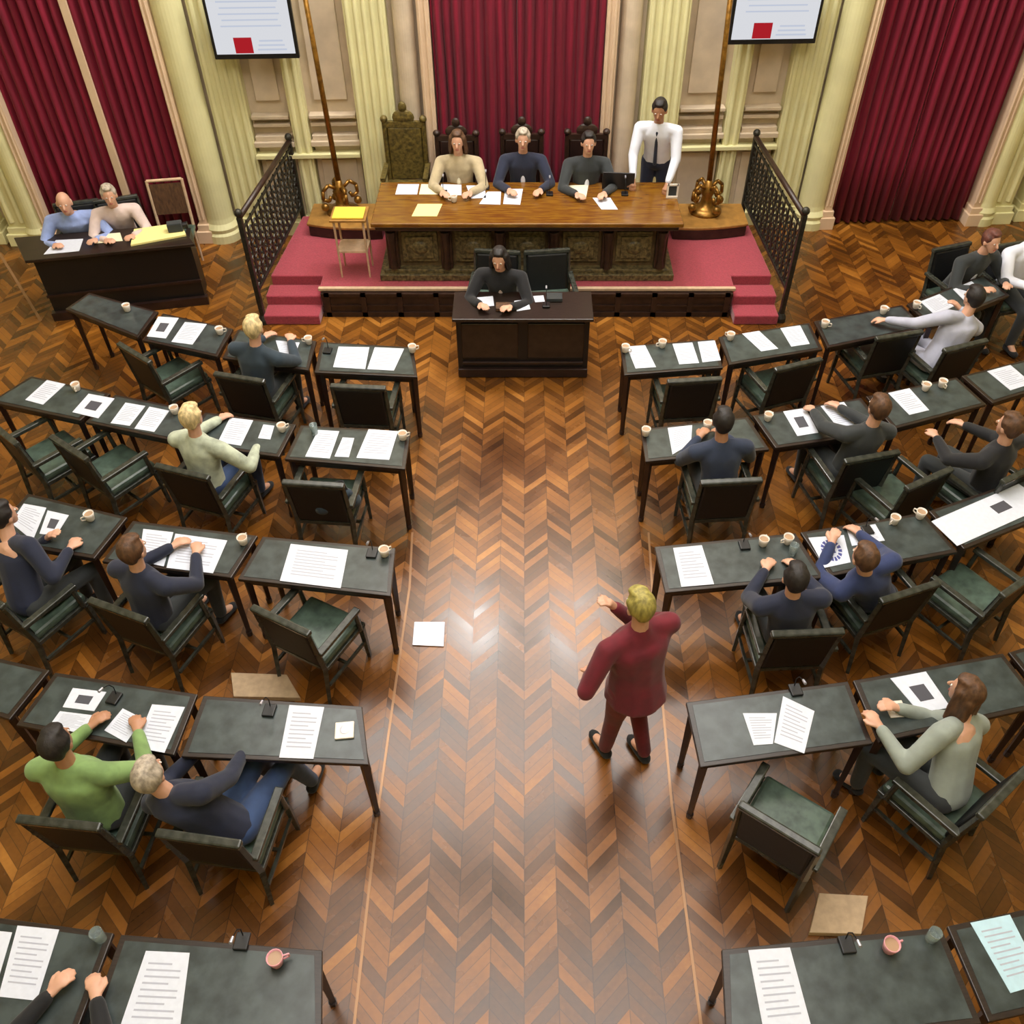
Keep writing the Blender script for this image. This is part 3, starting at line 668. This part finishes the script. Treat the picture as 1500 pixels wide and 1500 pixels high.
# clerks' chairs (same armchair model, facing the camera side)
copy_thing(chair0, (-.32, 8.45, 0), math.pi-.1, 'armchair of the clerk behind the black clerk desk')['group'] = 'clerk armchairs'
copy_thing(chair0, (.28, 8.46, 0), math.pi+.12, 'empty green armchair behind the black clerk desk')['group'] = 'clerk armchairs'
# pale framed chair behind press desk
w = P(230,322,.78); t = thing('pale_frame_chair', 'chair with a thin pale wooden frame behind the press desk', 'chair', (w.x+.05, w.y+.25, 0), R(190))
bm = NB(); box(bm, (0,0,.45), (.44,.42,.05)); obj('seat', bm, 'chair_leather', t, bevel=.01)
bm = NB(); tube(bm, [(-.2,-.2,.45),(-.2,-.26,1.02),(.2,-.26,1.02),(.2,-.2,.45)], .018, 8); obj('back_frame', bm, 'pale_wood', t)
bm = NB(); box(bm, (0,-.235,.8), (.37,.015,.36), rx=R(6)); obj('back_panel', bm, 'h_brown', t)
for sx in (-1,1):
    for q_ in (-.18,.18):
        bm = NB(); cone(bm, (sx*.19,q_,.44), (sx*.2,q_,0), .018,.014,8); obj('leg', bm, 'pale_wood', t)

# ------------------------------------------------------------------ people
def hull(bm, c0, r0, c1, r1):
    if isinstance(r0, (int, float)): r0 = (r0,)*3
    if isinstance(r1, (int, float)): r1 = (r1,)*3
    tb = NB()
    for c, r in ((c0, r0), (c1, r1)):
        bmesh.ops.create_icosphere(tb, subdivisions=2, radius=1, matrix=Matrix.Translation(c) @ Matrix.Diagonal((r[0], r[1], r[2], 1)))
    res = bmesh.ops.convex_hull(tb, input=tb.verts[:])
    keep = set()
    for e in res['geom']:
        if isinstance(e, bmesh.types.BMFace): keep.add(e)
    bmesh.ops.delete(tb, geom=[f for f in tb.faces if f not in keep], context='FACES')
    bmesh.ops.delete(tb, geom=[v for v in tb.verts if not v.link_faces], context='VERTS')
    bmesh.ops.recalc_face_normals(tb, faces=tb.faces)
    me = bpy.data.meshes.new('h'); tb.to_mesh(me); tb.free(); bm.from_mesh(me); bpy.data.meshes.remove(me)
def remesh(name, bm, m, parent, vox, smooth=3):
    me = bpy.data.meshes.new('tmp'); bm.to_mesh(me); bm.free(); o = bpy.data.objects.new('tmp', me); COL.objects.link(o)
    md = o.modifiers.new('r', 'REMESH'); md.mode = 'VOXEL'; md.voxel_size = vox; md.use_smooth_shade = True
    if smooth: s = o.modifiers.new('s', 'SMOOTH'); s.iterations = smooth; s.factor = .5
    dg = bpy.context.evaluated_depsgraph_get(); ev = o.evaluated_get(dg); nm = bpy.data.meshes.new_from_object(ev)
    bpy.data.objects.remove(o); bpy.data.meshes.remove(me)
    nm.name = name; nm.materials.clear(); nm.materials.append(M[m]); return link(name, nm, parent)
def person(label, hx, hy, heading, pose='sit', lean=12, side=0, top='navy', bot='charcoal', hair='h_dark', style='short', sk='skin', hands=None, headyaw=0, nod=0, base=0.0, shirt=None, tie=None, sleeves=True, hz=None, atxy=None, shoes='black', group=None, girth=1.0, legs=None, seat=None, skirt=0):
    TL = .57 if pose == 'sit' else .60; NL = TL-.085
    hipz = .56 if pose == 'sit' else .93
    hip = Vector((0, -.06 if pose == 'sit' else 0, hipz))
    if seat:
        sx, sy_, sd_ = CHL[seat]; heading = sd_; best = None
        for le in range(-4, 46):
            for si in range(-46, 47, 2):
                a, b = R(le), R(si); t = Vector((math.sin(b), math.sin(a)*math.cos(b), math.cos(a)*math.cos(b)))
                hd = hip+t*TL+Vector((0, .02+.02*math.sin(a), .085)); q = Matrix.Rotation(R(heading), 3, 'Z') @ hd; q.x += sx; q.y += sy_
                X_, Y_ = PX(q); e = (X_-hx)**2+(Y_-hy)**2+(abs(si)*.12)**2+(max(0, le-30)*.5)**2
                if best is None or e < best[0]: best = (e, le, si, X_, Y_)
        lean, side = best[1], best[2]; atxy = (sx, sy_); print('SEAT', label[:40], best)
    a, b = R(lean), R(side); t = Vector((math.sin(b), math.sin(a)*math.cos(b), math.cos(a)*math.cos(b))).normalized()
    rt_ = (Vector((1,0,0))-t*t.x).normalized()
    fw = t.cross(rt_)*-1
    if fw.y < 0: fw = -fw
    neck = hip+t*NL; head = hip+t*TL+Vector((0, .02+.02*math.sin(a), .085))
    off = Matrix.Rotation(R(heading), 3, 'Z') @ Vector((head.x, head.y, 0))
    if atxy: w = Vector((atxy[0], atxy[1], 0))
    else:
        w = P(hx, hy, head.z+base); w = w-off
    root = thing('person', label, 'person', (w.x, w.y, base), R(heading), group)
    hm = Matrix.Translation(head) @ Matrix.Rotation(R(headyaw), 4, 'Z') @ Matrix.Rotation(R(-nod), 4, 'X')
    HP = lambda x, y, z: hm @ Vector((x, y, z))
    B = NB(); T = NB(); Q = NB(); g = girth
    # head
    sph(B, HP(0,-.008,.02), (.074,.094,.1), 16); hull(B, HP(0,.03,-.02), (.06,.055,.06), HP(0,.045,-.075), (.038,.035,.03))
    hull(B, HP(0,.088,.01), .008, HP(0,.102,-.022), .014)
    for s in (-1, 1): sph(B, HP(s*.076,-.005,-.005), (.012,.02,.032), 8)
    hull(B, neck-t*.03, .056, HP(0,-.015,-.05), .052)
    # torso
    hull(B, hip, (.14,.10,.09), hip+t*.36, (.15,.09,.12)); hull(T, hip+t*.0, (.165*g,.125*g,.11), hip+t*.2, (.155*g,.12*g,.1)); hull(T, hip+t*.2, (.155*g,.12*g,.1), neck-t*.13, (.185*g,.125*g,.09)); hull(T, neck-t*.11, (.18*g,.12,.07), neck-t*.015, (.082,.082,.03)); hull(T, neck-t*.02, (.074,.074,.02), neck+t*.012, (.066,.068,.016))
    if skirt: hull(T, hip+t*.2, (.15,.12,.05), hip-t*.1, (.15*skirt,.14*skirt,.04))
    # arms
    if hands is None: hands = [(-.17,.40,.80), (.17,.40,.80)] if pose == 'sit' else [(-.28,.05,.82), (.28,.05,.82)]
    for s, hd in ((-1, hands[0]), (1, hands[1])):
        sh = neck-t*.085+rt_*s*.205*(.5+.5*g); hd = Vector(hd); d = hd-sh; L1, L2 = .285, .26; D = min(d.length, L1+L2-.01); hd = sh+d.normalized()*D; u = d.normalized()
        pole = Vector((s*.9, -.45, -.8)); pole = (pole-u*pole.dot(u)).normalized(); ca = (L1*L1+D*D-L2*L2)/(2*L1*D); ca = max(-1, min(1, ca)); el = sh+u*L1*ca+pole*L1*math.sqrt(1-ca*ca)
        f = (hd-el).normalized()
        hull(B, sh, .045, el, .036); hull(B, el, .037, hd, .026)
        hull(T, neck-t*.055+rt_*s*.09, .066, sh, .074); hull(T, sh, .074, el, .058)
        if sleeves: hull(T, el, .058, el+(hd-el)*.93, .042)
        # hand
        sd = f.cross(Vector((0,0,1)));
        if sd.length < .1: sd = Vector((1,0,0))
        sd.normalize(); dn = sd.cross(f).normalized()
        if dn.z > 0: dn = -dn
        pm = hd+f*.075; hull(B, hd+f*.01, (.03,.03,.018), pm, (.036,.03,.016))
        for i, ln in enumerate((.062,.072,.068,.052)):
            r0 = pm+sd*(i-1.5)*.021; m1 = r0+f*ln*.55+dn*.008; e1 = m1+f*ln*.35+dn*ln*.4; hull(B, r0, .0105, m1, .0098); hull(B, m1, .0098, e1, .0088)
        r0 = hd+f*.03-sd*s*.028*-1; m1 = r0+f*.03+sd*s*.028+dn*.008; hull(B, r0, .013, m1, .011); hull(B, m1, .011, m1+f*.03+dn*.01, .0095)
    # legs
    for s in (-1, 1):
        S_ = NB()
        hj = hip+Vector((s*.085, 0, -.01))
        if pose == 'sit': kn = Vector((s*.12,.42,.5)); an = Vector((s*.12,.40,.1)); tf = Vector((s*.13,.52,.04))
        else: kn = Vector((s*.1,.03,.5)); an = Vector((s*.1,-.02,.1)); tf = Vector((s*.12,.12,.035))
        if legs: kn, an = Vector(legs[0 if s < 0 else 1][0]), Vector(legs[0 if s < 0 else 1][1]); tf = an+Vector((0,.14,-.06))
        hull(B, hj, .08, kn, .052); hull(B, kn, .052, an, .036); hull(B, an, .036, tf, (.034,.04,.025))
        hull(Q, hj, (.098*g,.098*g,.095), kn, .066); hull(Q, kn, .066, an+Vector((0,0,.01)), .053)
        hull(S_, an+Vector((0,-.02,-.055)), (.045,.05,.04), tf, (.045,.055,.034)); remesh('shoe', S_, shoes, root, .014, 3)
    hull(Q, hip+Vector((0,0,0)), (.15*g,.11,.09), hip+Vector((0,.02,-.02)), (.15*g,.12,.09))
    remesh('body', B, sk, root, .0075, 2)
    remesh('jacket' if top in ('navy','navy2','teal','blue','grey','black','beige','charcoal') else 'shirt', T, top, root, .014, 5)
    remesh('trousers', Q, bot, root, .016, 4)
    # hair
    Hh = NB()
    if style == 'bald':
        for s in (-1, 1): hull(Hh, HP(s*.068,-.02,.0), (.015,.04,.035), HP(s*.03,-.085,.0), (.03,.02,.04))
    else:
        sph(Hh, HP(0,-.022,.036), (.084,.096,.1), 16); hull(Hh, HP(0,-.06,.0), (.072,.045,.06), HP(0,-.05,-.04), (.055,.04,.04))
        for s in (-1, 1): hull(Hh, HP(s*.068,-.01,.05), (.02,.05,.03), HP(s*.072,-.02,.0), (.012,.028,.02))
        hull(Hh, HP(0,.05,.1), (.05,.03,.02), HP(0,0,.12), (.06,.04,.02))
    if style in ('long', 'bob'):
        ln = -.30 if style == 'long' else -.14
        for s in (-1, 0, 1): hull(Hh, HP(s*.055,-.055,.0), (.045,.045,.05), HP(s*.075,-.085,ln), (.04,.03,.05)); 
        for s in (-1, 1): hull(Hh, HP(s*.078,-.005,.04), (.02,.045,.04), HP(s*.088,-.01,ln*.6), (.022,.035,.05))
    remesh('hair', Hh, hair, root, .011, 2)
    for s in (-1, 1):
        E = NB(); sph(E, HP(s*.029,.079,.012), (.011,.007,.0065), 8); e = obj('eye', E, 'eyewhite', root, smooth=True)
        E = NB(); sph(E, HP(s*.029,.084,.012), .0052, 8); obj('iris', E, 'eye', e, smooth=True)
    E = NB(); sph(E, HP(0,.081,-.056), (.022,.007,.007), 8); obj('mouth', E, 'lips', root, smooth=True)
    if shirt:
        E = NB(); f2 = fw; hull(E, neck-t*.03+f2*.055, (.04,.03,.03), hip+t*.2+f2*.105, (.03,.03,.04)); hull(E, neck-t*.0, (.062,.06,.022), neck-t*.03, (.068,.065,.02)); remesh('shirt_front', E, shirt, root, .012, 2)
    if tie:
        E = NB(); f2 = fw; hull(E, neck-t*.04+f2*.09, .016, hip+t*.08+f2*.15, .024); remesh('tie', E, tie, root, .008, 1)
    return root, w
person('seated white-haired man in dark teal jacket at front row desk, left', 372, 480, 0, seat=(350,552), top='teal', hair='h_blond', hands=[(-.12,.42,.82),(.16,.42,.82)])
person('seated person in pale patterned shirt and blue jeans, second row left', 282, 612, 0, seat=(266,690), top='palegreen', bot='jeans', hair='h_blond', hands=[(-.15,.46,.8),(.3,.3,.74)])
person('seated man in navy jacket leaning over papers, middle row left', 194, 806, 0, seat=(172,893), top='navy', hair='h_brown', shirt='white', hands=[(-.1,.38,.81),(.12,.38,.81)])
person('person in dark navy at the left picture edge, middle row, leaning to papers', 2, 742, 0, seat=(-30,868), top='navy', hair='h_dark', hands=[(-.14,.34,.79),(.1,.34,.79)])
person('seated person in bright green shirt with short dark hair, fourth row left', 84, 1088, 0, seat=(85,1205), top='green', hair='h_dark', sk='skin2', hands=[(-.16,.36,.80),(.16,.36,.80)], girth=1.15)
person('grey-haired person in navy jacket slumped sideways to the left, fourth row left', 222, 1148, 0, seat=(290,1228), top='navy', bot='jeans', hair='h_grey', hands=[(-.3,.34,.70),(-.02,.36,.70)], legs=[((.0,.42,.5),(.04,.5,.1)), ((.2,.42,.5),(.26,.52,.1))], girth=1.15)
person('person with brown hair reaching to papers at the bottom left corner', 20, 1556, -10, lean=10, top='black', hair='h_brown', hands=[(-.2,.42,.82),(.05,.44,.82)])
person('man in light grey suit with arms spread over the desk, front row right', 1428, 432, 0, seat=(1415,505), top='grey', bot='grey', hair='h_dark', hands=[(-.42,.40,.83),(.45,.3,.83)], girth=1.15)
person('person in white shirt at the right picture edge behind the front row', 1520, 338, 195, lean=5, top='white', hair='h_dark')
person('person in dark clothes with reddish hair facing the man in light grey', 1452, 354, 200, lean=20, top='charcoal', hair='h_red', hands=[(-.16,.40,.8),(.16,.40,.8)], shirt='white')
person('seated dark-haired man in slate navy jacket beside the aisle, second row right', 1057, 618, 0, seat=(1072,704), top='navy2', hair='h_dark', hands=[(-.12,.34,.80),(.12,.34,.80)], sk='skin2')
person('seated brown-haired person in charcoal at the second row desk, right', 1288, 602, 0, seat=(1278,668), top='charcoal', hair='h_brown', hands=[(-.14,.44,.82),(.1,.44,.82)])
person('person in black at the right picture edge, second row', 1478, 626, 0, seat=(1500,690), top='black', hair='h_brown')
person('seated dark-haired man in navy suit with white collar, middle row right', 1166, 846, 0, seat=(1184,926), top='navy', hair='h_dark', hands=[(-.12,.34,.80),(.12,.34,.80)], shirt='white')
person('brown-haired man in blue jacket leaning left over the desk, middle row right', 1264, 818, 0, seat=(1334,866), top='blue', hair='h_brown', hands=[(-.2,.34,.81),(.06,.36,.81)])
person('woman with long brown hair in grey top, fourth row right', 1414, 1014, 0, seat=(1472,1160), top='greytop', bot='charcoal', hair='h_brown', style='long', hands=[(-.16,.42,.82),(.05,.44,.82)])
person('woman in maroon suit with blond hair walking up the aisle holding a phone', 937, 888, 28, pose='stand', lean=5, top='maroon', bot='maroon', hair='h_olive', hands=[(-.27,.14,1.02),(-.03,.28,1.40)], nod=8, girth=1.2, skirt=1.45, legs=[((-.1,.05,.5),(-.12,.08,.1)), ((.09,.06,.5),(.1,-.08,.1))])
person('dark-haired clerk in dark purple behind the clerk desk', 731, 380, 172, lean=24, top='black', hair='h_dark', style='bob', hands=[(-.16,.46,.8),(.16,.46,.8)], nod=10, shirt='pinkwhite')
person('official in beige jacket and cream scarf seated at the rostrum', 670, 208, 178, lean=8, top='beige', hair='h_brown', base=.34, hands=[(-.16,.40,.8),(.16,.40,.8)], shirt='creamcloth', style='bob')
person('official in navy jacket and light shirt seated at the rostrum centre', 766, 205, 180, lean=8, top='navy', hair='h_grey', base=.34, hands=[(-.2,.40,.8),(.16,.40,.8)], shirt='white')
person('official in dark jacket and white shirt seated at the rostrum, right', 862, 210, 184, lean=8, top='charcoal', hair='h_dark', base=.34, hands=[(-.16,.40,.8),(.16,.40,.8)], shirt='white', style='short')
person('standing man in white shirt and dark tie bending at the right end of the rostrum', 966, 162, 165, pose='stand', lean=22, top='white', bot='navy', hair='h_dark', base=.34, hands=[(-.2,.46,.80),(.2,.46,.80)], tie='navy', sk='skin2', nod=15)
person('person in sky blue shirt seated at the press desk', 94, 298, 196, lean=30, top='skyblue', hair='h_grey', style='bald', hands=[(-.24,.50,.8),(.2,.50,.8)], girth=1.2)
person('person in pinkish white shirt beside the sky blue shirt at the press desk', 160, 287, 200, lean=26, top='pinkwhite', bot='navy', hair='h_grey', hands=[(-.14,.5,.8),(.16,.5,.8)])
for o_ in [o for o in COL.objects if o.get('category') == 'person']:
    l_ = o_['label']
    for k_, n_ in (('reddish hair', 'armchair of the reddish-haired person in dark clothes behind the front row'), ('white shirt at the right picture edge', 'armchair of the white-shirted person at the right picture edge'), ('pinkish white shirt', 'armchair of the person in the pinkish white shirt at the press desk')):
        if k_ in l_: copy_thing(chair0, (o_.location.x, o_.location.y, 0), o_.rotation_euler.z, n_, 'chairs facing the hall')
# chairs for people on stage side
sb_ = [o for o in COL.objects if 'sky blue shirt seated' in o.get('label', '')][0]
copy_thing(chair0, (sb_.location.x, sb_.location.y, 0), R(196), 'armchair of the person in sky blue at the press desk', 'chairs facing the hall')

# phone held by the woman
w = P(892,905,1.32)
# bag on chair and brown bag
def bag(x, y, z, rz, m, hm, label, s=1):
    t = thing('bag', label, 'bag', (x, y, z), rz)
    B = NB(); hull(B, (-.12*s,0,.09*s), (.08*s,.07*s,.08*s), (.12*s,0,.09*s), (.08*s,.07*s,.08*s)); hull(B, (-.08*s,0,.18*s), (.06*s,.05*s,.05*s), (.08*s,0,.18*s), (.06*s,.05*s,.05*s)); remesh('bag_body', B, m, t, .014, 3)
    B = NB(); tube(B, [(-.1*s,0,.2*s),(-.07*s,0,.32*s),(.07*s,0,.32*s),(.1*s,0,.2*s)], .01, 6); obj('handle', B, hm, t)
w = P(505,745,.5); bag(w.x-.05, w.y, .472, .3, 'teal', 'black', 'blue-grey bag lying on the armchair of the second row, left of aisle')
M['brownbag'] = mat('tan leather bag', (132,96,34), .5, noise=.2, scale=12)
w = P(1400,700,.2); bag(w.x, w.y, 0, .5, 'brownbag', 'brownbag', 'tan leather bag on the floor between chairs, second row right', 1.4)
# chair of light oak at far left edge
# ------------------------------------------------------------------ lights of the hall
def arealamp(name, loc_, size, sizey, power, col, label):
    t = thing(name, label, 'lamp', loc_)
    bm = NB()
    for s in (-1, 1):
        box(bm, (s*(size/2+.04), 0, .03), (.08, sizey+.16, .1)); box(bm, (0, s*(sizey/2+.04), .03), (size, .08, .1))
    obj('frame', bm, 'brass', t)
    bm = NB(); box(bm, (0, 0, .04), (size, sizey, .02)); obj('diffuser', bm, emis(name+str(loc_), col, power), t)
arealamp('skylight_panel', (0, 8.8, CEIL-.12), 9.0, 3.4, 12, (255,249,242), 'large luminous ceiling panel above the rostrum')
arealamp('skylight_panel', (0, 2.6, CEIL-.12), 7, 6.0, 8.5, (255,248,240), 'large luminous ceiling panel above the desks')
for X in (-.92, .92):
    t = thing('pendant_lamp', 'round glass pendant lamp hanging high in front of the rostrum, %s' % ('left' if X < 0 else 'right'), 'lamp', (X, 9.5, 6.7))
    bm = NB(); sph(bm, (0,0,0), .28, 20); obj('globe', bm, emis('pendant globe'+str(X), (255,252,250), 170), t, smooth=True)
    bm = NB(); cone(bm, (0,0,.22), (0,0,CEIL-6.7), .015,.015); lathe(bm, [(.1,.2),(.06,.28)]); obj('rod', bm, 'brass', t)

wd = bpy.data.worlds.new('world'); S.world = wd; wd.use_nodes = True; wd.node_tree.nodes['Background'].inputs[0].default_value = (.9,.93,1,1); wd.node_tree.nodes['Background'].inputs[1].default_value = .4
vs = S.view_settings; vs.view_transform = 'Standard'; vs.look = 'None'; vs.gamma = 1; vs.use_curve_mapping = False; vs.exposure = -.55
